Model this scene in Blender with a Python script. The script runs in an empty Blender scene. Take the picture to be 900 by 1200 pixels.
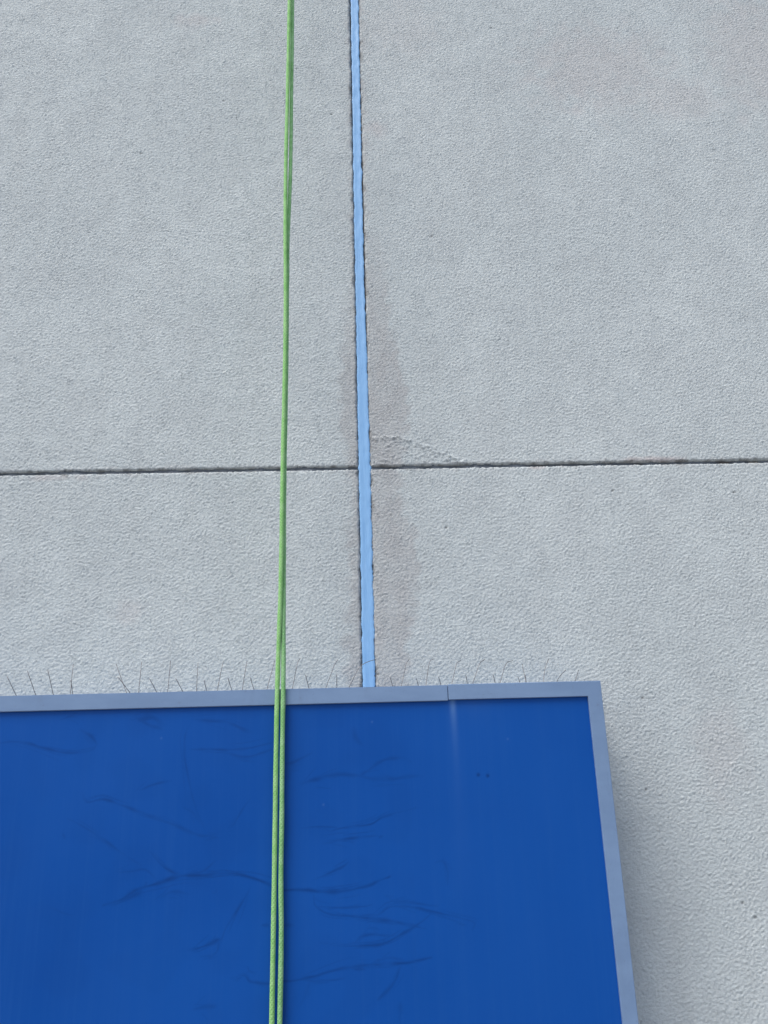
import bpy, math, random
import numpy as np
from mathutils import Matrix, Vector

random.seed(7)
RNG = np.random.default_rng(11)
scene = bpy.context.scene
COL = scene.collection

# ------------------------------------------------------------------ camera
F_PX = 1000.0                      # focal length in pixels of a 900 px wide frame
EYE = np.array([0.0, -2.30, 1.62])
up = np.array([-82.0, -2800.0, F_PX]); up /= np.linalg.norm(up)
cc = 0.030
hx = np.array([1.0, (F_PX * cc - 82.0) / 2800.0, cc]); hx /= np.linalg.norm(hx)
fy = np.cross(up, hx)              # into the wall
RW = np.array([hx, fy, up])        # camera (x right, y down, z forward) -> world

cam = bpy.data.cameras.new('camera')
cam.sensor_fit = 'HORIZONTAL'
cam.sensor_width = 36.0
cam.lens = 36.0 * F_PX / 900.0
cam.clip_start = 0.05
cam.clip_end = 2000.0
camo = bpy.data.objects.new('camera', cam)
COL.objects.link(camo)
cx, cy, cz = RW @ np.array([1, 0, 0]), RW @ np.array([0, -1, 0]), RW @ np.array([0, 0, -1])
M = Matrix(((cx[0], cy[0], cz[0], EYE[0]), (cx[1], cy[1], cz[1], EYE[1]),
            (cx[2], cy[2], cz[2], EYE[2]), (0, 0, 0, 1)))
camo.matrix_world = M
scene.camera = camo
scene.render.resolution_x, scene.render.resolution_y = 768, 1024


def at(px, py, Y):
    """point of the plane y = Y seen at photo pixel (px, py)"""
    d = RW @ np.array([px - 450.0, py - 600.0, F_PX])
    t = (Y - EYE[1]) / d[1]
    return EYE + d * t


# ------------------------------------------------------------------ light
SUN_EL, SUN_AZ = 60.0, 46.0        # degrees; azimuth measured from the wall normal towards the left
sd = Vector((-math.sin(math.radians(SUN_AZ)) * math.cos(math.radians(SUN_EL)),
             -math.cos(math.radians(SUN_AZ)) * math.cos(math.radians(SUN_EL)),
             math.sin(math.radians(SUN_EL))))
world = bpy.data.worlds.new('World')
scene.world = world
world.use_nodes = True
wn = world.node_tree
wn.nodes.clear()
wo = wn.nodes.new('ShaderNodeOutputWorld')
wb = wn.nodes.new('ShaderNodeBackground')
ws = wn.nodes.new('ShaderNodeTexSky')
ws.sky_type = 'NISHITA'
ws.sun_disc = False
ws.sun_elevation = math.radians(SUN_EL)
ws.sun_rotation = math.atan2(sd.x, sd.y)
ws.air_density = 1.0
ws.dust_density = 4.0
ws.ozone_density = 0.8
wb.inputs['Strength'].default_value = 0.115
wn.links.new(ws.outputs[0], wb.inputs[0])
wn.links.new(wb.outputs[0], wo.inputs[0])
sun = bpy.data.lights.new('sun', 'SUN')
sun.energy = 1.5
sun.angle = math.radians(32)
sun.color = (1.0, 0.985, 0.965)
suno = bpy.data.objects.new('sun', sun)
suno.rotation_euler = (-sd).to_track_quat('-Z', 'Y').to_euler()
suno.location = (-4, -6, 9)
COL.objects.link(suno)
vs = scene.view_settings
vs.view_transform = 'Standard'
vs.look = 'None'
vs.gamma = 1.0
vs.use_curve_mapping = False
vs.exposure = 0.62


# ------------------------------------------------------------------ helpers
def mat(name):
    m = bpy.data.materials.new(name)
    m.use_nodes = True
    nt = m.node_tree
    return m, nt, nt.nodes['Principled BSDF']


def N(nt, t, **kw):
    n = nt.nodes.new(t)
    for k, v in kw.items():
        if k in n.inputs:
            n.inputs[k].default_value = v
        else:
            setattr(n, k, v)
    return n


def mix(nt, fac, a, b, blend='MIX'):
    n = nt.nodes.new('ShaderNodeMix')
    n.data_type = 'RGBA'
    n.blend_type = blend
    for i, v in ((0, fac), (6, a), (7, b)):
        if isinstance(v, bpy.types.NodeSocket):
            nt.links.new(v, n.inputs[i])
        elif i == 0:
            n.inputs[0].default_value = v
        else:
            n.inputs[i].default_value = (*v, 1.0)
    return n.outputs[2]


def ramp(nt, src, a, b, va=0.0, vb=1.0):
    n = nt.nodes.new('ShaderNodeMapRange')
    n.interpolation_type = 'SMOOTHSTEP'
    nt.links.new(src, n.inputs[0])
    for i, v in enumerate((a, b, va, vb)):
        n.inputs[i + 1].default_value = v
    return n.outputs[0]


def noise(nt, scale, detail=3.0, rough=0.55, vec=None, coord=None):
    n = N(nt, 'ShaderNodeTexNoise')
    n.inputs['Scale'].default_value = scale
    n.inputs['Detail'].default_value = detail
    n.inputs['Roughness'].default_value = rough
    if vec is None:
        vec = coord
    nt.links.new(vec, n.inputs['Vector'])
    return n.outputs['Fac']


def objco(nt, s=(1, 1, 1)):
    g = N(nt, 'ShaderNodeTexCoord')
    mp = N(nt, 'ShaderNodeMapping')
    mp.inputs['Scale'].default_value = s
    nt.links.new(g.outputs['Object'], mp.inputs[0])
    return mp.outputs[0]


def bump(nt, h, strength, dist, prev=None):
    b = N(nt, 'ShaderNodeBump')
    b.inputs['Strength'].default_value = strength
    b.inputs['Distance'].default_value = dist
    nt.links.new(h, b.inputs['Height'])
    if prev:
        nt.links.new(prev, b.inputs['Normal'])
    return b.outputs[0]


def lin(r, g, b):
    f = lambda c: c / 12.92 if c <= 0.04045 else ((c + 0.055) / 1.055) ** 2.4
    return tuple(f(v / 255.0) for v in (r, g, b))


def link(name, me, m, parent=None, label=None, category=None, group=None, kind=None):
    o = bpy.data.objects.new(name, me)
    COL.objects.link(o)
    if m and me:
        me.materials.append(m)
    if parent:
        o.parent = parent
        o.matrix_parent_inverse = parent.matrix_world.inverted()
    for k, v in (('label', label), ('category', category), ('group', group), ('kind', kind)):
        if v:
            o[k] = v
    return o


def empty(name, loc, **kw):
    o = link(name, None, None, **kw)
    o.location = loc
    o.matrix_world = Matrix.Translation(loc)
    o.empty_display_size = 0.1
    return o


def np_mesh(name, verts, quads, attrs=None, smooth=True):
    me = bpy.data.meshes.new(name)
    me.vertices.add(len(verts))
    me.vertices.foreach_set('co', np.asarray(verts, np.float32).ravel())
    nq = len(quads)
    me.loops.add(nq * 4)
    me.polygons.add(nq)
    me.loops.foreach_set('vertex_index', np.asarray(quads, np.int32).ravel())
    me.polygons.foreach_set('loop_start', np.arange(0, nq * 4, 4, dtype=np.int32))
    me.polygons.foreach_set('use_smooth', np.full(nq, smooth, dtype=bool))
    me.update(calc_edges=True)
    me.validate()
    for k, v in (attrs or {}).items():
        a = me.attributes.new(k, 'FLOAT', 'POINT')
        a.data.foreach_set('value', np.asarray(v, np.float32).ravel())
    return me


def grid_quads(nx, nz):
    i = np.arange(nx * nz).reshape(nz, nx)
    return np.stack([i[:-1, :-1], i[:-1, 1:], i[1:, 1:], i[1:, :-1]], -1).reshape(-1, 4)


def box_mesh(name, x0, x1, y0, y1, z0, z1, bev=0.0):
    import bmesh
    bm = bmesh.new()
    bmesh.ops.create_cube(bm, size=1.0)
    for v in bm.verts:
        v.co = (x0 + (v.co.x + 0.5) * (x1 - x0), y0 + (v.co.y + 0.5) * (y1 - y0), z0 + (v.co.z + 0.5) * (z1 - z0))
    if bev:
        bmesh.ops.bevel(bm, geom=bm.edges[:], offset=bev, segments=2, affect='EDGES')
    me = bpy.data.meshes.new(name)
    bm.to_mesh(me)
    bm.free()
    return me


def shift(me, loc):
    """put the mesh's origin at loc"""
    me.transform(Matrix.Translation(-Vector(loc)))
    return me


def tube_mesh(name, pts, rad, sides=10):
    """round tube along pts; rad is one radius or one per point"""
    pts = np.asarray(pts, float)
    n = len(pts)
    rad = np.broadcast_to(np.asarray(rad, float), (n,))
    tan = np.gradient(pts, axis=0)
    tan /= np.linalg.norm(tan, axis=1)[:, None]
    ref = np.array([0.0, 1.0, 0.0])
    a = np.cross(tan, ref)
    ln = np.linalg.norm(a, axis=1)
    a[ln < 1e-4] = np.array([1.0, 0, 0])
    a /= np.linalg.norm(a, axis=1)[:, None]
    b = np.cross(tan, a)
    th = np.linspace(0, 2 * math.pi, sides, endpoint=False)
    v = pts[:, None, :] + rad[:, None, None] * (np.cos(th)[None, :, None] * a[:, None, :] + np.sin(th)[None, :, None] * b[:, None, :])
    i = np.arange(n * sides).reshape(n, sides)
    j = np.roll(i, -1, axis=1)
    q = np.stack([i[:-1], j[:-1], j[1:], i[1:]], -1).reshape(-1, 4)
    verts = v.reshape(-1, 3)
    me = bpy.data.meshes.new(name)
    faces = [tuple(r) for r in q] + [tuple(i[0][::-1]), tuple(i[-1])]
    me.from_pydata([tuple(p) for p in verts], [], faces)
    for p in me.polygons:
        p.use_smooth = True
    al = np.concatenate([[0], np.cumsum(np.linalg.norm(np.diff(pts, axis=0), axis=1))])
    uv = me.attributes.new('along', 'FLOAT', 'POINT')
    uv.data.foreach_set('value', np.repeat(al, sides).astype(np.float32))
    ar = me.attributes.new('around', 'FLOAT', 'POINT')
    ar.data.foreach_set('value', np.tile(th / (2 * math.pi), n).astype(np.float32))
    return me


# periodic band-limited relief, 3.5 mm texels
TN, TS = 1280, 0.0031


def band(l0, l1, sx=1.0, seed=0):
    r = np.random.default_rng(seed)
    w = np.fft.fft2(r.standard_normal((TN, TN)))
    kz = np.fft.fftfreq(TN, TS)[:, None]
    kx = np.fft.fftfreq(TN, TS)[None, :] * sx
    k = np.sqrt(kx * kx + kz * kz) + 1e-9
    g = np.exp(-((np.log(k) - math.log(1.0 / math.sqrt(l0 * l1))) ** 2) / (2 * (0.5 * math.log(l1 / l0)) ** 2))
    g[0, 0] = 0
    o = np.real(np.fft.ifft2(w * g))
    return (o / o.std()).astype(np.float32)


def samp(T, x, z):
    u = np.mod(x / TS, TN)
    v = np.mod(z / TS, TN)
    i = np.floor(u).astype(int) % TN
    j = np.floor(v).astype(int) % TN
    fu, fv = u - np.floor(u), v - np.floor(v)
    i1, j1 = (i + 1) % TN, (j + 1) % TN
    return (T[j, i] * (1 - fu) * (1 - fv) + T[j, i1] * fu * (1 - fv) + T[j1, i] * (1 - fu) * fv + T[j1, i1] * fu * fv)


T_GRAIN = band(0.0075, 0.019, 0.72, 1)
T_FINE = band(0.0065, 0.0105, 0.8, 2)
T_LUMP = band(0.06, 0.16, 1.0, 3)
T_BIG = band(0.25, 0.9, 1.0, 4)
T_EDGE = band(0.012, 0.05, 1.0, 5)


def near(T, x, z):
    """texel lookup for lattices of the texture's own spacing"""
    return T[np.rint(z / TS).astype(int) % TN, np.rint(x / TS).astype(int) % TN]


def sstep(a, b, x):
    t = np.clip((x - a) / (b - a), 0, 1)
    return t * t * (3 - 2 * t)


def poly_dist(x, z, pts):
    """distance of points to a polyline and the fraction along it"""
    best = np.full(x.shape, 1e9)
    frac = np.zeros(x.shape)
    n = len(pts) - 1
    for k in range(n):
        (ax, az), (bx, bz) = pts[k], pts[k + 1]
        dx, dz = bx - ax, bz - az
        L = dx * dx + dz * dz + 1e-12
        t = np.clip(((x - ax) * dx + (z - az) * dz) / L, 0, 1)
        d = np.hypot(x - ax - t * dx, z - az - t * dz)
        m = d < best
        best = np.where(m, d, best)
        frac = np.where(m, (k + t) / n, frac)
    return best, frac


def smooth_line(pts, n=6):
    """Catmull-Rom through the points"""
    p = [np.asarray(q, float) for q in pts]
    p = [2 * p[0] - p[1]] + p + [2 * p[-1] - p[-2]]
    out = []
    for i in range(1, len(p) - 2):
        for k in range(n):
            t = k / n
            out.append(0.5 * (2 * p[i] + (p[i + 1] - p[i - 1]) * t + (2 * p[i - 1] - 5 * p[i] + 4 * p[i + 1] - p[i + 2]) * t * t
                              + (3 * p[i] - p[i - 1] - 3 * p[i + 1] + p[i + 2]) * t ** 3))
    out.append(p[-2])
    return np.array(out)


# ------------------------------------------------------------------ layout (metres)
SIGN_D = 0.20                      # how far the sign's face stands off the wall
YF = -SIGN_D                       # front of the frame
ja, jb = at(415.5, 0, 0.0), at(431.5, 800, 0.0)
JX = 0.5 * (ja[0] + jb[0])         # vertical joint
JZ = at(428, 548, 0.0)[2]          # horizontal joint
S_TOP = at(350, 806.3, YF)[2]
S_RIGHT = at(703.5, 797, YF)[0]
WALL_L, WALL_R, WALL_B, WALL_T = -4.2, 4.4, -0.05, 7.4
S_LEFT, S_BOT = -2.9, 0.42
GAPV = 0.0165                      # half width of the vertical joint
GAPH = 0.0037                      # half width of the horizontal joint
VIEW_L, VIEW_R, VIEW_B, VIEW_T = at(-6, 0, 0)[0], at(906, 0, 0)[0], at(900, 1206, 0)[2], at(450, -8, 0)[2]

# ------------------------------------------------------------------ materials
# stucco
M_STUCCO, nt, bs = mat('stucco')
co = objco(nt)
a_st = N(nt, 'ShaderNodeAttribute', attribute_name='stain')
a_pk = N(nt, 'ShaderNodeAttribute', attribute_name='pink')
a_dk = N(nt, 'ShaderNodeAttribute', attribute_name='dirt_shade')
c0 = mix(nt, ramp(nt, noise(nt, 2.2, 4, 0.6, co), 0.35, 0.68), (0.515, 0.575, 0.590), (0.565, 0.625, 0.637))
c0 = mix(nt, ramp(nt, noise(nt, 9.0, 4, 0.6, objco(nt, (1.0, 1, 0.7))), 0.35, 0.7, 0.0, 0.6), c0, (0.48, 0.53, 0.545))
c0 = mix(nt, ramp(nt, noise(nt, 7.0, 5, 0.65, objco(nt, (1.6, 1, 0.14))), 0.48, 0.78, 0.0, 0.45), c0, (0.47, 0.515, 0.525))
c0 = mix(nt, ramp(nt, noise(nt, 160.0, 2, 0.6, co), 0.45, 0.75, 0.0, 0.5), c0, (0.37, 0.41, 0.43))
c1 = mix(nt, a_st.outputs['Fac'], c0, (0.40, 0.405, 0.412))
c2 = mix(nt, a_pk.outputs['Fac'], c1, (0.50, 0.46, 0.46))
c3 = mix(nt, a_dk.outputs['Fac'], c2, (0.10, 0.095, 0.09))
nt.links.new(c3, bs.inputs['Base Color'])
bs.inputs['Roughness'].default_value = 0.88
bs.inputs['Specular IOR Level'].default_value = 0.25
b1 = bump(nt, noise(nt, 150.0, 4, 0.65, objco(nt, (0.75, 1, 1))), 0.85, 0.0034)
nt.links.new(bump(nt, noise(nt, 700.0, 2, 0.6, co), 0.35, 0.0006, b1), bs.inputs['Normal'])

# joint core and horizontal joint sealant
M_CORE, nt, bs = mat('joint_core')
bs.inputs['Base Color'].default_value = (0.055, 0.055, 0.06, 1)
co = objco(nt)
nt.links.new(mix(nt, noise(nt, 60, 3, 0.5, co), (0.12, 0.115, 0.115), (0.19, 0.18, 0.17)), bs.inputs['Base Color'])
bs.inputs['Roughness'].default_value = 0.9
M_GREYSEAL, nt, bs = mat('grey_sealant')
co = objco(nt, (1, 1, 5))
nt.links.new(mix(nt, ramp(nt, noise(nt, 22, 4, 0.6, co), 0.35, 0.7), (0.085, 0.105, 0.13), (0.16, 0.19, 0.225)), bs.inputs['Base Color'])
bs.inputs['Roughness'].default_value = 0.6
nt.links.new(bump(nt, noise(nt, 80, 3, 0.6, co), 0.4, 0.002), bs.inputs['Normal'])

# light blue sealant
M_BLUESEAL, nt, bs = mat('light_blue_sealant')
co = objco(nt, (7, 1, 0.6))
f1 = ramp(nt, noise(nt, 26, 4, 0.6, co), 0.3, 0.7)
cb = mix(nt, f1, (0.215, 0.440, 0.755), (0.265, 0.50, 0.81))
cb = mix(nt, ramp(nt, noise(nt, 40, 3, 0.6, objco(nt, (1, 1, 0.5))), 0.58, 0.8, 0, 0.5), cb, (0.185, 0.36, 0.66))
ed = N(nt, 'ShaderNodeAttribute', attribute_name='dirt_shade')
cb = mix(nt, ed.outputs['Fac'], cb, (0.13, 0.16, 0.22))
nt.links.new(cb, bs.inputs['Base Color'])
bs.inputs['Roughness'].default_value = 0.5
bs.inputs['Specular IOR Level'].default_value = 0.35
nt.links.new(bump(nt, noise(nt, 30, 4, 0.6, co), 0.18, 0.002), bs.inputs['Normal'])

# sign face
M_FACE, nt, bs = mat('blue_sign_face')
sc = N(nt, 'ShaderNodeAttribute', attribute_name='scuff')
sk = N(nt, 'ShaderNodeAttribute', attribute_name='streak')
co = objco(nt)
fb = mix(nt, ramp(nt, noise(nt, 1.6, 3, 0.5, co), 0.3, 0.7), (0.0022, 0.067, 0.325), (0.0045, 0.079, 0.360))
fb = mix(nt, ramp(nt, noise(nt, 3.0, 5, 0.7, objco(nt, (26, 1, 0.5))), 0.42, 0.75, 0, 0.35), fb, (0.010, 0.088, 0.36))
fb = mix(nt, sc.outputs['Fac'], fb, (0.0022, 0.048, 0.232))
fb = mix(nt, sk.outputs['Fac'], fb, (0.22, 0.40, 0.66))
sp = ramp(nt, noise(nt, 120, 2, 0.5, co), 0.84, 0.88, 0, 0.3)
fb = mix(nt, sp, fb, (0.2, 0.3, 0.5))
nt.links.new(fb, bs.inputs['Base Color'])
bs.inputs['Specular IOR Level'].default_value = 0.15
nt.links.new(ramp(nt, noise(nt, 5, 5, 0.6, co), 0.3, 0.7, 0.30, 0.42), bs.inputs['Roughness'])
nt.links.new(bump(nt, noise(nt, 7, 3, 0.5, co), 0.06, 0.01), bs.inputs['Normal'])

M_FRAME, nt, bs = mat('grey_blue_frame_paint')
co = objco(nt)
ff = mix(nt, ramp(nt, noise(nt, 6, 4, 0.6, objco(nt, (1, 1, 3))), 0.35, 0.7), (0.158, 0.250, 0.412), (0.18, 0.28, 0.45))
ff = mix(nt, ramp(nt, noise(nt, 90, 3, 0.6, co), 0.62, 0.72, 0, 0.4), ff, (0.13, 0.18, 0.28))
ff = mix(nt, ramp(nt, noise(nt, 11, 5, 0.7, objco(nt, (1.0, 1, 0.35))), 0.52, 0.75, 0, 0.4), ff, (0.135, 0.205, 0.33))
nt.links.new(ff, bs.inputs['Base Color'])
bs.inputs['Roughness'].default_value = 0.42
bs.inputs['Specular IOR Level'].default_value = 0.4
nt.links.new(bump(nt, noise(nt, 300, 2, 0.5, co), 0.08, 0.001), bs.inputs['Normal'])


def rope_mat(name, ca, cb_, cd):
    m, nt, bs = mat(name)
    al = N(nt, 'ShaderNodeAttribute', attribute_name='along')
    ar = N(nt, 'ShaderNodeAttribute', attribute_name='around')
    cmb = N(nt, 'ShaderNodeCombineXYZ')
    m1 = N(nt, 'ShaderNodeMath', operation='MULTIPLY')
    m1.inputs[1].default_value = 1.0
    nt.links.new(al.outputs['Fac'], m1.inputs[0])
    nt.links.new(m1.outputs[0], cmb.inputs[0])
    co = objco(nt)
    c = mix(nt, ramp(nt, noise(nt, 45, 4, 0.65, co), 0.3, 0.72), ca, cb_)
    c = mix(nt, ramp(nt, noise(nt, 14, 4, 0.7, co), 0.55, 0.75, 0, 0.6), c, cd)
    # crossing sheath yarns: two opposite helices
    def helix(s):
        a = N(nt, 'ShaderNodeMath', operation='MULTIPLY'); a.inputs[1].default_value = 2 * math.pi * 110
        nt.links.new(al.outputs['Fac'], a.inputs[0])
        b = N(nt, 'ShaderNodeMath', operation='MULTIPLY'); b.inputs[1].default_value = s * 2 * math.pi * 4
        nt.links.new(ar.outputs['Fac'], b.inputs[0])
        d = N(nt, 'ShaderNodeMath', operation='ADD')
        nt.links.new(a.outputs[0], d.inputs[0]); nt.links.new(b.outputs[0], d.inputs[1])
        e = N(nt, 'ShaderNodeMath', operation='SINE')
        nt.links.new(d.outputs[0], e.inputs[0])
        return e.outputs[0]
    mx = N(nt, 'ShaderNodeMath', operation='MAXIMUM')
    nt.links.new(helix(1), mx.inputs[0]); nt.links.new(helix(-1), mx.inputs[1])
    c = mix(nt, ramp(nt, mx.outputs[0], -0.6, 0.5, 0.22, 0.0), c, cd)
    nt.links.new(c, bs.inputs['Base Color'])
    bs.inputs['Roughness'].default_value = 0.85
    bs.inputs['Specular IOR Level'].default_value = 0.2
    b1 = bump(nt, mx.outputs[0], 0.5, 0.0008)
    nt.links.new(bump(nt, noise(nt, 500, 2, 0.6, co), 0.4, 0.001, b1), bs.inputs['Normal'])
    return m


M_ROPE_A = rope_mat('bright_green_rope', (0.235, 0.53, 0.17), (0.34, 0.61, 0.27), (0.14, 0.36, 0.11))
M_ROPE_B = rope_mat('shaded_green_rope', (0.205, 0.47, 0.18), (0.33, 0.58, 0.31), (0.12, 0.30, 0.11))  # rope green darkened to stand for the strand in shadow

M_WIRE, nt, bs = mat('spike_wire')
co = objco(nt)
nt.links.new(mix(nt, noise(nt, 60, 3, 0.6, co), (0.13, 0.13, 0.14), (0.22, 0.22, 0.23)), bs.inputs['Base Color'])
bs.inputs['Metallic'].default_value = 0.6
bs.inputs['Roughness'].default_value = 0.4
M_STRIP, nt, bs = mat('spike_strip_plastic')
co = objco(nt)
nt.links.new(mix(nt, noise(nt, 30, 3, 0.6, co), (0.33, 0.34, 0.35), (0.42, 0.43, 0.44)), bs.inputs['Base Color'])
bs.inputs['Roughness'].default_value = 0.5

M_GROUND, nt, bs = mat('pavement')
co = objco(nt)
g1 = mix(nt, ramp(nt, noise(nt, 0.6, 6, 0.6, co), 0.3, 0.7), (0.20, 0.195, 0.19), (0.27, 0.265, 0.255))
nt.links.new(mix(nt, noise(nt, 60, 4, 0.6, co), g1, (0.22, 0.215, 0.21)), bs.inputs['Base Color'])
bs.inputs['Roughness'].default_value = 0.9
nt.links.new(bump(nt, noise(nt, 90, 4, 0.6, co), 0.4, 0.004), bs.inputs['Normal'])
M_COPING, nt, bs = mat('coping_metal')
co = objco(nt)
nt.links.new(mix(nt, noise(nt, 3, 4, 0.6, co), (0.33, 0.34, 0.35), (0.40, 0.41, 0.42)), bs.inputs['Base Color'])
bs.inputs['Roughness'].default_value = 0.45

# ------------------------------------------------------------------ ground
g = bpy.data.meshes.new('ground')
g.from_pydata([(-600, -900, 0), (600, -900, 0), (600, 300, 0), (-600, 300, 0)], [], [(0, 1, 2, 3)])
link('ground', g, M_GROUND, kind='structure')

# ------------------------------------------------------------------ wall
wall = empty('building_wall', (JX, 0.0, 0.0),
             label='pale grey stucco building wall with light blue vertical joint and dark horizontal joint', category='wall')


def PX(px, py, Y=0.0):
    p = at(px, py, Y)
    return (p[0], p[2])


# shapes of the stains, taken down as outlines on the wall
STAIN_R = [PX(*p) for p in ((432, 235), (452, 300), (458, 362), (466, 415), (478, 455), (479, 500), (472, 540), (470, 580), (486, 625), (492, 665), (490, 710), (482, 760), (478, 802))]
STAIN_L = [PX(*p) for p in ((410, 300), (404, 400), (402, 440), (400, 500), (408, 545), (414, 580), (412, 640), (410, 700), (409, 760), (408, 800))]
CRACK = smooth_line([PX(*p) for p in ((434, 516), (450, 515), (466, 514), (484, 519), (500, 526), (516, 532), (530, 537), (541, 543))], 5)
PINK = [(*PX(700, 80), .34, .26, .40), (*PX(790, 115), .22, .12, .32), (*PX(880, 60), .22, .40, .36), (*PX(470, 30), .2, .2, .2), (*PX(440, 150), .05, .05, .5),
        (*PX(230, 25), .10, .04, .4), (*PX(770, 538), .12, .012, .9), (*PX(70, 560), .14, .012, .5), (*PX(630, 548), .06, .008, .7),
        (*PX(150, 715), .06, .05, .3), (*PX(845, 880), .10, .16, .25)]
SPOTS = [PX(*p) for p in ((753, 818), (757, 925), (870, 1058), (885, 1075), (262, 118), (165, 180), (718, 575), (860, 577), (443, 790), (506, 277))]
for _ in range(9):
    SPOTS.append((random.uniform(VIEW_L, VIEW_R), random.uniform(1.2, VIEW_T)))


def axis(a, b, va, vb, fine, coarse):
    """fine spacing inside va..vb, coarse outside"""
    pts = [a]
    while pts[-1] < b - 1e-6:
        x = pts[-1]
        s = fine if va - 0.02 <= x < vb else coarse
        if x < va - 0.02:
            s = min(coarse, max(fine, va - 0.02 - x))
        pts.append(min(b, x + s))
    if b - pts[-2] < 0.3 * fine:
        pts.pop(-2)
    return np.array(pts)


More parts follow.
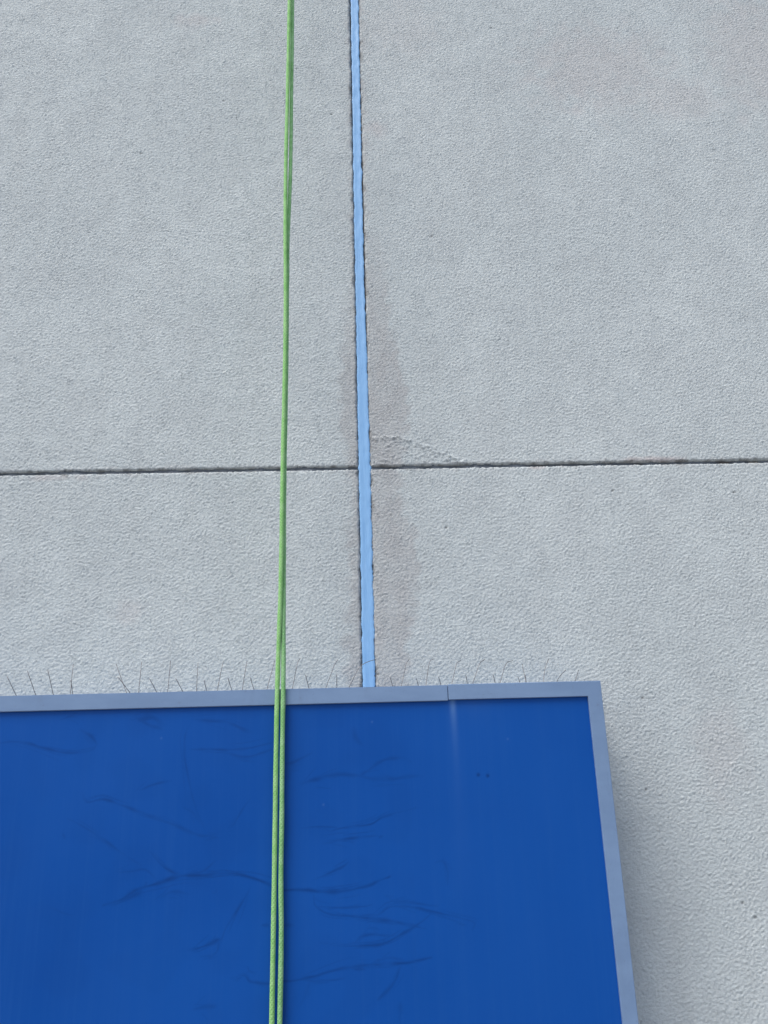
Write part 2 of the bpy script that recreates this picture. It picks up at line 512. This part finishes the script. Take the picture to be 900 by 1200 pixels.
def panel(x0, x1, z0, z1, fine_boxes, holes_below=None):
    va, vb, wa, wb = fine_boxes
    xs = axis(x0, x1, va, vb, 0.0031, 0.03)
    zs = axis(z0, z1, wa, wb, 0.0031, 0.03)
    X, Z = np.meshgrid(xs, zs)
    nx, nz = len(xs), len(zs)
    ox, oz = (x0 if x0 > va - 0.02 else va - 0.02), (z0 if z0 > wa - 0.02 else wa - 0.02)
    off = round((x0 * 7 + z0 * 13) * 40) * TS                 # every panel has its own stretch of grain
    UX, UZ = X - ox + off, Z - oz + 2 * off
    gr = near(T_GRAIN, UX, UZ)
    fi = near(T_FINE, UX, UZ)
    lu = samp(T_LUMP, X, Z)
    bi = samp(T_BIG, X, Z)
    amp = 1.0 + 0.05 * lu
    g2 = near(T_FINE, UX + 313 * TS, UZ + 177 * TS)
    grit = sstep(0.15, 1.25, fi) + 0.8 * sstep(0.5, 1.5, g2)
    h = amp * (0.00044 * gr + 0.00118 * grit) + 0.00010 * lu + 0.00015 * bi
    # the finely meshed stretch fades into plain bumped stucco
    h *= sstep(va - 0.02, va + 0.04, X) if va - 0.02 > x0 else 1.0
    h *= (1 - sstep(vb - 0.06, vb, X)) if vb < x1 else 1.0
    h *= sstep(wa - 0.02, wa + 0.04, Z) if wa - 0.02 > z0 else 1.0
    h *= (1 - sstep(wb - 0.06, wb, Z)) if wb < z1 else 1.0
    # distance to the joint edges, ragged
    e = np.full(X.shape, 1.0)
    rag = 0.0006 * samp(T_EDGE, X, Z) + 0.0013 * samp(T_LUMP, X * 1.2, Z * 1.2) + 0.0007 * grit
    rgh = 0.0012 * samp(T_EDGE, X + 1.3, Z) + 0.0004 * gr
    if x0 > WALL_L: e = np.minimum(e, X - x0 + rag)
    if x1 < WALL_R: e = np.minimum(e, x1 - X + rag)
    if z0 > WALL_B: e = np.minimum(e, (Z - z0) * 1.5 + rgh)
    if z1 < WALL_T: e = np.minimum(e, (z1 - Z) * 1.5 + rgh)
    h -= 0.008 * (1 - sstep(-0.002, 0.0065, e))
    # stains
    xr = np.interp(Z, [p[1] for p in STAIN_R][::-1], [p[0] for p in STAIN_R][::-1])
    xl = np.interp(Z, [p[1] for p in STAIN_L][::-1], [p[0] for p in STAIN_L][::-1])
    wob = 0.006 * samp(T_EDGE, X * 0.4, Z * 0.4) + 0.006 * lu
    top = (1 - 0.9 * sstep(PX(430, 420)[1], PX(430, 235)[1], Z))
    st = (1 - sstep(-0.020, 0.010, X - xr + wob)) * top * 0.66 * (X > JX)
    st *= 0.72 + 0.26 * np.clip(samp(T_LUMP, X * 1.1 + 2, Z * 0.5 + 1) * 0.6 + 0.5, 0, 1)
    st = np.maximum(st, (X > JX) * 0.5 * (1 - sstep(0.0, 0.05, X - JX + wob)))
    sl = (1 - sstep(-0.014, 0.020, xl - X - wob)) * 0.55 * (X <= JX) * sstep(PX(410, 270)[1], PX(410, 470)[1], Z)
    sl = np.maximum(sl, (X <= JX) * 0.40 * (1 - sstep(0.005, 0.04, JX - X + wob)))
    st = np.maximum(st, sl)
    # soiling just beside the horizontal joint
    st = np.maximum(st, 0.30 * (1 - sstep(0.004, 0.016, np.abs(Z - JZ) + 0.5 * wob)))
    pk = np.zeros(X.shape)
    for (qx, qz, rx, rz, s) in PINK:
        d = np.hypot((X - qx) / rx, (Z - qz) / rz) + 0.13 * lu
        pk = np.maximum(pk, s * 0.75 * (1 - sstep(0.2, 1.1, d)))
    dk = np.zeros(X.shape)
    for (qx, qz) in SPOTS:
        m = (np.abs(X - qx) < 0.02) & (np.abs(Z - qz) < 0.02)
        if m.any():
            d = np.hypot(X[m] - qx, (Z[m] - qz) * 1.3)
            dk[m] = np.maximum(dk[m], 0.65 * (1 - sstep(0.001, 0.0062, d)))
            h[m] -= 0.003 * (1 - sstep(0.001, 0.006, d))
    # gap shadow and black sealant smears, painted dark along the joints
    edge = 1 - sstep(0.000, 0.008, e + 0.0020 * fi + 0.003 * samp(T_LUMP, X + 2, Z))
    dk = np.maximum(dk, 0.60 * edge * np.clip(0.6 + 0.5 * samp(T_LUMP, X * 2 + 5, Z * 2), 0, 1))
    if z0 > JZ and x0 > JX:
        rr = random.Random(5)
        for k in range(130):
            c = CRACK[rr.randrange(len(CRACK))]
            qx, qz = c[0] + rr.gauss(0, .007), c[1] + rr.gauss(0, .004) - (rr.uniform(0, max(0.0, c[1] - ZU - .004)) if rr.random() < .4 else 0)
            ang, la, lb = rr.uniform(-0.9, 0.2), rr.uniform(.003, .0055), rr.uniform(.0018, .0028)
            m = (np.abs(X - qx) < 0.02) & (np.abs(Z - qz) < 0.02)
            u = (X[m] - qx) * math.cos(ang) + (Z[m] - qz) * math.sin(ang)
            w = -(X[m] - qx) * math.sin(ang) + (Z[m] - qz) * math.cos(ang)
            h[m] += 0.0024 * np.exp(-(u / la) ** 2 - ((w - lb) / lb) ** 2) - 0.0008 * np.exp(-(u / la) ** 2 - ((w + lb) / lb) ** 2)
            dk[m] = np.maximum(dk[m], rr.uniform(.0, .05) * np.exp(-(u / la) ** 2 - ((w + lb) / lb) ** 2))
    V = np.stack([X, -h, Z], -1).reshape(-1, 3)
    Q = [grid_quads(nx, nz)]
    idx = np.arange(nx * nz).reshape(nz, nx)
    n0 = nx * nz
    extra, at_ = [], [st.ravel(), pk.ravel(), dk.ravel()]
    for side, flip in ((idx[:, 0], 1), (idx[:, -1], 0), (idx[0, :], 0), (idx[-1, :], 1)):
        w = V[side].copy()
        w[:, 1] = 0.06
        k = n0 + np.arange(len(side))
        n0 += len(side)
        extra.append(w)
        q = np.stack([side[:-1], k[:-1], k[1:], side[1:]], -1)
        Q.append(q if not flip else q[:, ::-1])
        for a in range(3):
            at_[a] = np.concatenate([at_[a], np.full(len(side), 0.5 if a == 2 else 0.0)])
    V = np.concatenate([V] + extra)
    Q = np.concatenate(Q)[:, ::1]
    me = np_mesh('panel', V, Q, {'stain': at_[0], 'pink': at_[1], 'dirt_shade': at_[2]})
    return link('panel', me, M_STUCCO, wall)


XL, XR = JX - GAPV, JX + GAPV
ZU, ZD = JZ + GAPH, JZ - GAPH
vis_b = S_TOP - 0.12
panel(WALL_L, XL, ZU, WALL_T, (VIEW_L - 0.15, XL, ZU, VIEW_T + 0.15))
panel(XR, WALL_R, ZU, WALL_T, (XR, VIEW_R + 0.15, ZU, VIEW_T + 0.15))
panel(WALL_L, XL, WALL_B, ZD, (VIEW_L - 0.15, XL, vis_b, ZD))
panel(XR, WALL_R, WALL_B, ZD, (XR, VIEW_R + 0.15, VIEW_B - 0.1, ZD))

link('joint_core', box_mesh('joint_core', WALL_L + .01, WALL_R - .01, 0.013, 0.40, WALL_B, WALL_T - 0.01), M_CORE, wall)

# light blue sealant bead
zs = np.arange(S_TOP - 0.5, WALL_T - 0.02, 0.004)
us = np.array([-1, -0.93, -0.75, -0.45, -0.15, 0.15, 0.45, 0.75, 0.93, 1.0])
Zb = zs[:, None] + 0 * us[None, :]
wl = 0.00025 * samp(T_EDGE, zs * 0.0 + 0.3, zs) + 0.0002 * samp(T_GRAIN, zs * 0 + 0.7, zs)
wr = 0.0005 * samp(T_EDGE, zs * 0.0 + 1.3, zs) + 0.0004 * samp(T_GRAIN, zs * 0 + 1.7, zs)
low = 1 - sstep(JZ - 0.05, JZ + 0.7, zs)
wl = wl + 0.0006 * samp(T_LUMP, zs * 0 + 0.9, zs * 1.4)
wr = wr + 0.0008 * samp(T_LUMP, zs * 0 + 2.1, zs * 1.4)
wr = wr + low * 0.0011 * samp(T_GRAIN, zs * 0 + 0.2, zs)
wl = wl + low * 0.0004 * samp(T_GRAIN, zs * 0 + 0.5, zs)
half_l = 0.0148 + 0.0024 * low + wl
half_r = 0.0146 + 0.0030 * low + wr
nub = np.exp(-((zs - JZ) / 0.006) ** 2)
half_l += 0.004 * nub
half_r += 0.004 * nub
drift = 0.0012 * np.sin(zs * 3.1 + 0.5)
Xb = JX + drift[:, None] + np.where(us[None, :] < 0, us[None, :] * half_l[:, None], us[None, :] * half_r[:, None])
prof = np.array([0.004, 0.0005, -0.0004, 0.0002, 0.0006, 0.0004, 0.0003, -0.0006, 0.0005, 0.004])
lumpy = 0.0003 * samp(T_EDGE, Xb * 0.8 + 0.4, Zb * 0.25)
Yb = 0.0030 + prof[None, :] + lumpy - 0.0025 * low[:, None]
dirt_shade = np.clip(0.55 * (np.abs(us)[None, :] > 0.99) + 0 * Zb, 0, 1)  # gap shadow painted on the bead's margins and sides
nb = len(us)
V = np.stack([Xb, Yb, Zb], -1)
# return the edges into the joint so the bead is a solid
back_l, back_r = V[:, :1].copy(), V[:, -1:].copy()
back_l[..., 1] = 0.030
back_r[..., 1] = 0.030
V = np.concatenate([back_l, V, back_r], 1)
dirt_shade = np.concatenate([np.ones((len(zs), 1)), dirt_shade, np.ones((len(zs), 1))], 1)
me = np_mesh('vertical_sealant', V.reshape(-1, 3), grid_quads(nb + 2, len(zs)), {'dirt_shade': dirt_shade})
link('vertical_sealant', me, M_BLUESEAL, wall, label='light blue sealant bead filling the vertical joint')


# dark sealant in the horizontal joint, one run each side of the bead
def hseal(x0, x1, depth_fn):
    xs = np.arange(x0, x1, 0.005)
    vsn = np.linspace(-1, 1, 7)
    Xh = xs[:, None] + 0 * vsn[None, :]
    Zh = JZ + vsn[None, :] * (GAPH + 0.0035) + 0 * Xh
    Yh = depth_fn(xs)[:, None] + 0.0025 * (1 - vsn[None, :] ** 2) + 0.0010 * samp(T_EDGE, Xh, Zh * 3)
    V = np.stack([Xh, Yh, Zh], -1).transpose(1, 0, 2)
    return np_mesh('horizontal_sealant', V.reshape(-1, 3), grid_quads(len(xs), 7))


link('horizontal_sealant', hseal(WALL_L + 0.02, XL - 0.002, lambda x: 0.0045 + 0.0012 * samp(T_LUMP, x, x * 0)), M_GREYSEAL, wall)
link('horizontal_sealant', hseal(XR + 0.002, WALL_R - 0.02, lambda x: 0.0040 + 0.0022 * samp(T_LUMP, x + 1, x * 0) + 0.003 * sstep(XR + 0.2, XR + 0.5, x)), M_GREYSEAL, wall)
link('coping', box_mesh('coping', WALL_L - .02, WALL_R + .02, -0.20, 0.45, WALL_T, WALL_T + 0.06, 0.004), M_COPING, wall)

# ------------------------------------------------------------------ sign
sign = empty('sign_box', (0.5 * (S_LEFT + S_RIGHT), 0, S_BOT),
             label='blank blue sign box with grey blue metal frame mounted on the stucco wall', category='sign')
FT = abs(at(600, 799.5, YF)[2] - at(600, 817.5, YF)[2])       # frame bar width
FW = at(703.5, 800, YF)[0] - at(687.0, 800, YF)[0]
FP = 0.007                                                    # frame stands proud of the face
YP = YF + FP
SEAM = at(525, 810, YF)[0]
# box body behind the face
link('box_body', box_mesh('box_body', S_LEFT + 0.001, S_RIGHT - 0.001, YP + 0.004, 0.004, S_BOT + 0.001, S_TOP - 0.003, 0.0015), M_FRAME, sign)
# face sheet
xs = axis(S_LEFT + 0.01, S_RIGHT - FW + 0.004, at(-6, 1000, YP)[0], at(760, 1000, YP)[0], 0.0022, 0.05)
zs = axis(S_BOT + 0.01, S_TOP - FT + 0.004, at(450, 1210, YP)[2], 9, 0.0022, 0.05)
X, Z = np.meshgrid(xs, zs)
SC = np.zeros(X.shape)


SRND = random.Random(3)


def scuff(x0, pts, w=2.2, s=1.0, fade=True):
    """a rubbed mark; points are on the photo's enlarged crops (2.727 x), w in photo pixels"""
    q = smooth_line([PX(x / 2.727 + x0, y / 2.727 + 800.0, YP) for x, y in pts], 5)
    lo, hi = q.min(0) - 0.04, q.max(0) + 0.04
    m = (X > lo[0]) & (X < hi[0]) & (Z > lo[1]) & (Z < hi[1])
    if not m.any():
        return
    xx, zz = X[m], Z[m]
    wob = 0.0006 * samp(T_LUMP, xx * 1.2, zz * 1.2)
    d, fr = poly_dist(xx + wob, zz - wob, q)
    ww = w * 0.00125 * (0.65 + 0.45 * np.sin(fr * math.pi)) * (1 + 0.25 * samp(T_LUMP, xx * 1.5, zz * 1.5))
    v = 0.9 * min(1.0, s ** 0.6) * np.exp(-(d / np.maximum(ww, 0.0014)) ** 2)
    if fade:
        v = v * (0.30 + 0.70 * np.sin(np.clip(fr, 0.0, 1) * math.pi) ** 0.7)
    v = v * np.clip(0.85 + 0.25 * samp(T_LUMP, xx * 1.3 + 4, zz * 1.3), 0.25, 1.1)
    SC[m] = np.maximum(SC[m], v)
    for _ in range(4):                            # the finer scratches that go with a rub
        k0 = SRND.randrange(0, max(1, len(q) // 2)); k1 = min(len(q), k0 + max(4, len(q) // 2))
        off = np.array([SRND.gauss(0, .006), SRND.gauss(0, .007)])
        seg = q[k0:k1:2] + off + np.linspace(0, 1, len(q[k0:k1:2]))[:, None] * np.array([SRND.gauss(0, .006), SRND.gauss(0, .010)])
        if len(seg) > 2:
            d, fr = poly_dist(xx, zz, seg)
            SC[m] = np.maximum(SC[m], SRND.uniform(.35, .75) * s * np.exp(-(d / 0.0013) ** 2) * np.sin(np.clip(fr, 0, 1) * math.pi) ** 0.5)


L, R_ = 0.0, 330.0
scuff(L, [(-20, 195), (60, 188), (140, 208), (210, 225), (290, 215), (312, 195)], 2.4, .7)
scuff(L, [(312, 200), (290, 170), (255, 150)], 4.0, .6)
scuff(L, [(190, 118), (230, 108), (270, 122)], 2.0, .4)
scuff(L, [(425, 105), (450, 118), (490, 112), (520, 135)], 6.0, .6)
scuff(L, [(440, 112), (475, 135), (520, 148)], 4.0, .45)
scuff(L, [(612, 116), (660, 122), (720, 125), (770, 145), (810, 160)], 3.0, .55)
scuff(L, [(612, 120), (592, 170), (592, 250), (606, 320), (625, 400), (655, 465)], 1.6, .45)
scuff(L, [(605, 212), (690, 214), (780, 212), (880, 190)], 2.0, .75)
scuff(L, [(700, 216), (780, 238), (830, 226), (880, 207)], 2.0, .45)
scuff(L, [(445, 345), (490, 325), (545, 312)], 2.2, .5)
scuff(L, [(262, 355), (280, 380), (330, 372), (380, 388), (440, 412), (490, 430), (530, 430)], 2.2, .75)
scuff(L, [(440, 412), (500, 432), (560, 455), (620, 482), (660, 490), (715, 470)], 2.3, .65)
scuff(L, [(660, 490), (690, 492), (655, 503)], 2.0, .5)
scuff(L, [(715, 470), (745, 455), (775, 405), (800, 368)], 2.0, .4)
scuff(L, [(580, 395), (615, 415), (640, 450)], 1.8, .35)
scuff(L, [(215, 435), (270, 462), (330, 500), (390, 545), (450, 582)], 1.5, .55)
scuff(L, [(370, 604), (420, 602), (465, 598), (500, 630)], 1.5, .45)
scuff(L, [(480, 540), (510, 575), (550, 605), (600, 618), (660, 620)], 2.2, .7)
scuff(L, [(330, 712), (380, 695), (440, 662), (510, 640), (580, 618), (660, 615), (730, 608), (790, 618), (860, 645), (900, 660)], 3.2, 1.0, False)
scuff(L, [(345, 705), (400, 690), (450, 668), (430, 665)], 4.2, .75)
scuff(L, [(600, 615), (650, 600), (695, 565)], 2.2, .45)
scuff(L, [(510, 685), (550, 668), (605, 675)], 2.4, .55)
scuff(L, [(685, 650), (690, 665), (675, 668)], 1.8, .4)
scuff(L, [(800, 655), (770, 710), (730, 770), (705, 830)], 2.2, .6)
scuff(L, [(595, 855), (640, 848), (690, 825), (705, 820)], 2.6, .75)
scuff(L, [(640, 875), (690, 865), (700, 820)], 1.8, .5)
scuff(L, [(835, 777), (870, 776)], 2.4, .5)
scuff(L, [(735, 945), (780, 935), (800, 955), (850, 962), (900, 955)], 2.2, .7)
scuff(L, [(750, 950), (770, 940)], 3.0, .5)
scuff(L, [(620, 1045), (660, 1035), (690, 1032)], 3.6, .5)
scuff(L, [(150, 712), (200, 735), (260, 750)], 2.0, .22)
scuff(L, [(200, 480), (210, 500)], 2.2, .35)
scuff(R_, [(0, 258), (40, 255), (95, 225)], 2.6, .6)
scuff(R_, [(60, 322), (110, 308), (170, 295), (250, 298)], 3.8, .8)
scuff(R_, [(250, 300), (290, 268), (340, 245), (390, 240), (415, 255)], 3.6, .75)
scuff(R_, [(250, 300), (330, 308), (450, 298)], 3.2, .4)
scuff(R_, [(230, 140), (240, 180), (265, 205)], 3.6, .28)
scuff(R_, [(60, 464), (130, 460), (190, 465)], 1.6, .5)
scuff(R_, [(150, 475), (210, 462), (280, 452), (330, 428), (430, 400)], 2.0, .85)
scuff(R_, [(130, 515), (200, 500), (260, 493), (310, 488)], 2.2, .75)
scuff(R_, [(312, 494), (322, 490)], 4.0, .75, False)
scuff(R_, [(105, 628), (150, 610), (190, 590), (215, 572)], 2.0, .7)
scuff(R_, [(0, 661), (70, 664), (140, 668), (210, 662), (280, 648), (345, 620)], 2.8, .95, False)
scuff(R_, [(105, 680), (110, 715), (160, 742), (240, 745), (310, 742)], 1.8, .6)
scuff(R_, [(110, 715), (180, 720), (250, 715), (290, 708)], 1.6, .5)
scuff(R_, [(180, 740), (260, 752), (340, 762), (400, 772), (465, 788)], 2.6, .95)
scuff(R_, [(300, 748), (350, 715), (420, 718), (500, 735), (570, 752), (615, 765), (610, 790)], 1.8, .75)
scuff(R_, [(340, 680), (360, 700), (420, 704), (500, 715)], 1.6, .45)
scuff(R_, [(120, 832), (180, 840), (260, 842), (330, 832), (390, 800), (440, 770), (480, 735)], 2.0, .8)
scuff(R_, [(230, 838), (260, 810), (320, 806), (380, 812)], 1.8, .6)
scuff(R_, [(270, 785), (300, 785), (310, 792)], 2.0, .4)
scuff(R_, [(0, 955), (60, 950), (130, 930), (200, 912), (290, 902), (390, 895), (480, 880)], 2.6, .9, False)
scuff(R_, [(60, 952), (140, 952), (210, 945)], 1.8, .6)
scuff(R_, [(290, 895), (340, 880), (390, 885)], 2.0, .5)
scuff(R_, [(220, 915), (275, 917)], 2.4, .6)
scuff(R_, [(380, 905), (360, 955), (320, 1000), (305, 1015)], 2.6, .5)
scuff(R_, [(380, 1020), (378, 1100)], 4.0, .35)
scuff(R_, [(90, 955), (75, 1000), (60, 1030)], 3.2, .4)
scuff(R_, [(490, 575), (515, 570), (530, 600), (530, 645)], 2.4, .5)
scuff(R_, [(0, 777), (40, 776)], 2.4, .4)
scuff(R_, [(560, 770), (590, 775)], 1.8, .4)
for px, py in ((560.5, 908), (571.5, 909)):
    q = PX(px, py, YP)
    SC = np.maximum(SC, 2.2 * np.exp(-(np.hypot(X - q[0], Z - q[1]) / 0.0034) ** 2))
# broad cleaned and handled patches, hardly visible
SC = np.maximum(SC, 0.08 * np.clip(samp(T_LUMP, X * 0.5 + 1, Z * 0.5), 0, 1) * (X < SEAM - 0.1))
sq = PX(530, 818, YP)
run = sq[1] - Z
SK = np.exp(-((X - sq[0] - 0.012 * run) / (0.0070 + 0.022 * np.clip(run, 0, 1))) ** 2) * (0.40 * np.exp(-np.clip(run, 0, 9) / 0.035) + 0.075 * np.exp(-np.clip(run, 0, 9) / 0.15))
SK = np.maximum(SK, 0.05 * np.exp(-((X - sq[0] - 0.05) / 0.05) ** 2) * np.exp(-np.clip(run, 0, 9) / 0.03))
for px, py in ((189, 865), (379, 943), (436, 846), (595, 866)):
    q = PX(px, py, YP)
    SK = np.maximum(SK, 0.16 * np.exp(-(np.hypot(X - q[0], (Z - q[1])) / 0.0022) ** 2))
V = np.stack([X, np.full(X.shape, YP), Z], -1).reshape(-1, 3)
link('face_sheet', np_mesh('face_sheet', V, grid_quads(len(xs), len(zs)), {'scuff': np.clip(SC, 0, 1), 'streak': SK}, False), M_FACE, sign)
# frame bars: the top one is in two lengths
YB = YP + 0.006
link('top_frame', box_mesh('top_frame', S_LEFT, SEAM - 0.0006, YF, YB, S_TOP - FT - 0.002, S_TOP - 0.0015, 0.0012), M_FRAME, sign)
bmf = bpy.data.meshes.new('corner_frame')
oc = [(SEAM + 0.0006, S_TOP), (S_RIGHT, S_TOP), (S_RIGHT, S_BOT), (S_RIGHT - FW, S_BOT), (S_RIGHT - FW, S_TOP - FT), (SEAM + 0.0006, S_TOP - FT)]
nf = len(oc)
bmf.from_pydata([(x, YF - 0.0005, z) for x, z in oc] + [(x, YB, z) for x, z in oc], [],
                [(0, 1, 4, 5)[::-1], (1, 2, 3, 4)[::-1], (nf, nf + 1, nf + 4, nf + 5), (nf + 1, nf + 2, nf + 3, nf + 4)]
                + [(i, (i + 1) % nf, nf + (i + 1) % nf, nf + i) for i in range(nf)])
co_ = link('corner_frame', bmf, M_FRAME, sign)
bv = co_.modifiers.new('bevel', 'BEVEL')
bv.width = 0.0012
bv.segments = 2
bv.limit_method = 'ANGLE'
link('side_frame', box_mesh('side_frame', S_LEFT - FW, S_LEFT - 0.0004, YF, YB, S_BOT, S_TOP, 0.0012), M_FRAME, sign)
link('bottom_frame', box_mesh('bottom_frame', S_LEFT + 0.0004, S_RIGHT - FW - 0.0004, YF, YB, S_BOT, S_BOT + FT, 0.0012), M_FRAME, sign)

# ------------------------------------------------------------------ bird spikes along the sign's top
LONG, SHORT = -0.085, -0.140
wires = [
    ('s', (8, 792), (18, 813)), ('s', (32, 786), (41, 812)), ('s', (56, 784.6), (62, 812)),
    ('l', (86, 778), (84, 795)), ('s', (83, 797), (85, 812)), ('l', (136, 778), (142, 795)), ('s', (138, 793), (151, 810)),
    ('l', (166, 776), (164, 795)), ('s', (175, 795), (182, 808)), ('l', (200, 774), (198, 795)), ('s', (206, 795), (213, 808)),
    ('l', (232, 777), (231, 795)), ('s', (239, 797), (242, 808)), ('l', (262, 775), (260, 782), (257, 797)), ('s', (267, 794), (271, 807)),
    ('l', (289.5, 775), (288.5, 780), (286, 795.5)), ('s', (293.2, 793.6), (297, 806)), ('l', (322, 774), (317, 792)),
    ('l', (352, 771.5), (349, 776), (346, 790)), ('s', (358, 791), (361.5, 804.5)), ('l', (396, 773), (392, 779), (386.7, 793)),
    ('s', (394.7, 790), (394.7, 804.5)), ('l', (441, 773), (434, 774.5), (424.5, 779), (418, 787), (415, 793)),
    ('l', (480, 772), (476, 778), (473, 792)), ('s', (457, 793), (459.5, 802)), ('s', (488, 795), (489.5, 801)),
    ('l', (508, 772), (503, 777), (500, 797)), ('s', (514, 793), (516, 800)), ('l', (540, 774), (535, 778), (531, 795)),
    ('s', (546, 791), (547.5, 800)), ('l', (568, 773), (562, 778), (556, 795)), ('s', (578, 791), (580, 799)),
    ('l', (601, 774), (593, 778), (587, 797)), ('s', (615.5, 791), (616.5, 799)), ('l', (643, 772), (639, 783), (637, 797)),
    ('l', (678, 785), (675, 795)), ('s', (663, 785), (655, 794)), ('s', (607, 793), (609, 799)), ('l', (612, 778), (615, 793)),
]
STRIP_X = [at(px, 806, -0.11)[0] for px in (-40, 112, 246, 376, 496, 606, 692)]
PLACE = ['on the sign top, farthest from the sign corner', 'on the sign top, second beyond the ropes from the sealant',
         'on the sign top, behind the green ropes', 'on the sign top, in front of the blue sealant joint',
         'on the sign top, behind the seam of the frame', 'on the sign top, nearest the sign corner']
strips = []
for k in range(6):
    xa, xb = STRIP_X[k] + 0.004, STRIP_X[k + 1] - 0.004
    zt = S_TOP - 0.003
    st = empty('bird_spike_strip', (0.5 * (xa + xb), -0.11, zt), label='thin wire bird spike strip ' + PLACE[k],
               category='bird spikes', group='bird spike strips along the sign top')
    link('base_strip', box_mesh('base_strip', xa, xb, -0.150, -0.070, zt - 0.0005, zt + 0.005, 0.0015), M_STRIP, st)
    strips.append((xa, xb, st))
for kind, *pp in wires:
    yb = LONG if kind == 'l' else SHORT
    yt = yb + (0.030 if kind == 'l' else -0.012)
    n = len(pp)
    pts = [at(p[0], p[1], yt + (yb - yt) * min(1.0, (i / n))) for i, p in enumerate(pp)]
    d = pts[-1] - pts[-2]
    zt = S_TOP + 0.001
    base = pts[-1].copy()
    base[2] = zt
    base[1] = yb
    base[0] += np.clip(d[0] / (abs(d[2]) + 1e-6), -0.5, 0.5) * abs(pts[-1][2] - zt)
    if pts[-1][2] > zt + 0.002:
        pts.append(base)
    else:
        pts[-1][2] = zt
    line = smooth_line(pts, 4)
    st = min(strips, key=lambda s: 0 if s[0] <= pts[-1][0] <= s[1] else min(abs(pts[-1][0] - s[0]), abs(pts[-1][0] - s[1])))[2]
    link('spike', tube_mesh('spike', line, 0.00085, 6), M_WIRE, st)

# ------------------------------------------------------------------ ropes
RR = 0.0057


def rope(pix, y_of, m, label, seed):
    pts = [at(px, py, y_of(py)) for px, py in pix]
    bot = pts[-1].copy()
    d = (pts[-1] - pts[-2]); d /= abs(d[2])
    p = [*pts]
    z = pts[-1][2]
    while z > 0.30:                               # on down the sign, past its foot
        z -= 0.20
        q = p[-1] + d * 0.20
        q[1] = pts[-1][1]
        p.append(q)
    d = pts[0] - pts[1]; d /= abs(d[2])
    head = []
    q = pts[0]
    while q[2] < WALL_T - 0.12:                   # up to the parapet and over the coping
        q = q + np.array([d[0] * 0.6, 0, 1.0]) * min(0.5, WALL_T - 0.11 - q[2])
        q[1] = max(-0.2 - RR - 0.002, q[1]) if q[2] > 6.9 else q[1]
        head.insert(0, q)
    tx = head[0][0]
    over = [np.array([tx, 0.42, WALL_T + 0.06 + RR]), np.array([tx, 0.1, WALL_T + 0.06 + RR]), np.array([tx, -0.165, WALL_T + 0.06 + RR]),
            np.array([tx, -0.2 - RR, WALL_T + 0.045])]
    line = smooth_line(over + head + p, 14)
    al = np.arange(len(line))
    me = tube_mesh('rope', line, RR * (1 + 0.03 * np.sin(al * 0.37 + seed)), 12)
    o = link('rope', me, m, None, label, 'rope', 'ropes hanging over the sign')
    return o


A = [(339.2, -4), (338.0, 60), (336.8, 120), (335.2, 180), (334.6, 230), (334.4, 275), (334.7, 320), (334.7, 360), (334.2, 410), (333.2, 460), (331.8, 520), (330.7, 580),
     (329.9, 640), (328.6, 700), (326.8, 750), (325.2, 800), (324.2, 840), (323.2, 900), (322.4, 960), (321.4, 1030), (320.2, 1100), (318.4, 1204)]
B = [(342.9, -4), (342.3, 60), (341.4, 120), (340.8, 180), (339.4, 230), (337.4, 275), (336.8, 320), (336.3, 360), (335.9, 410), (335.1, 460), (333.9, 520), (333.0, 580),
     (332.7, 640), (332.3, 700), (332.2, 750), (332.0, 800), (331.4, 840), (330.6, 900), (330.2, 960), (329.2, 1030), (329.6, 1100), (327.8, 1204)]
yy = lambda base, up_: (lambda py: base + (up_ if py < 640 else up_ * max(0.0, (800 - py) / 160.0) if py < 800 else 0.0))
rope(A, yy(YF - RR - 0.0015, -0.004), M_ROPE_A, 'bright green hanging rope, the strand farther from the blue sealant joint', 0.0)
rope(B, yy(YF - RR - 0.0012, 0.009), M_ROPE_B, 'green hanging rope coloured darker as if shaded, the strand nearer the blue sealant joint', 1.7)
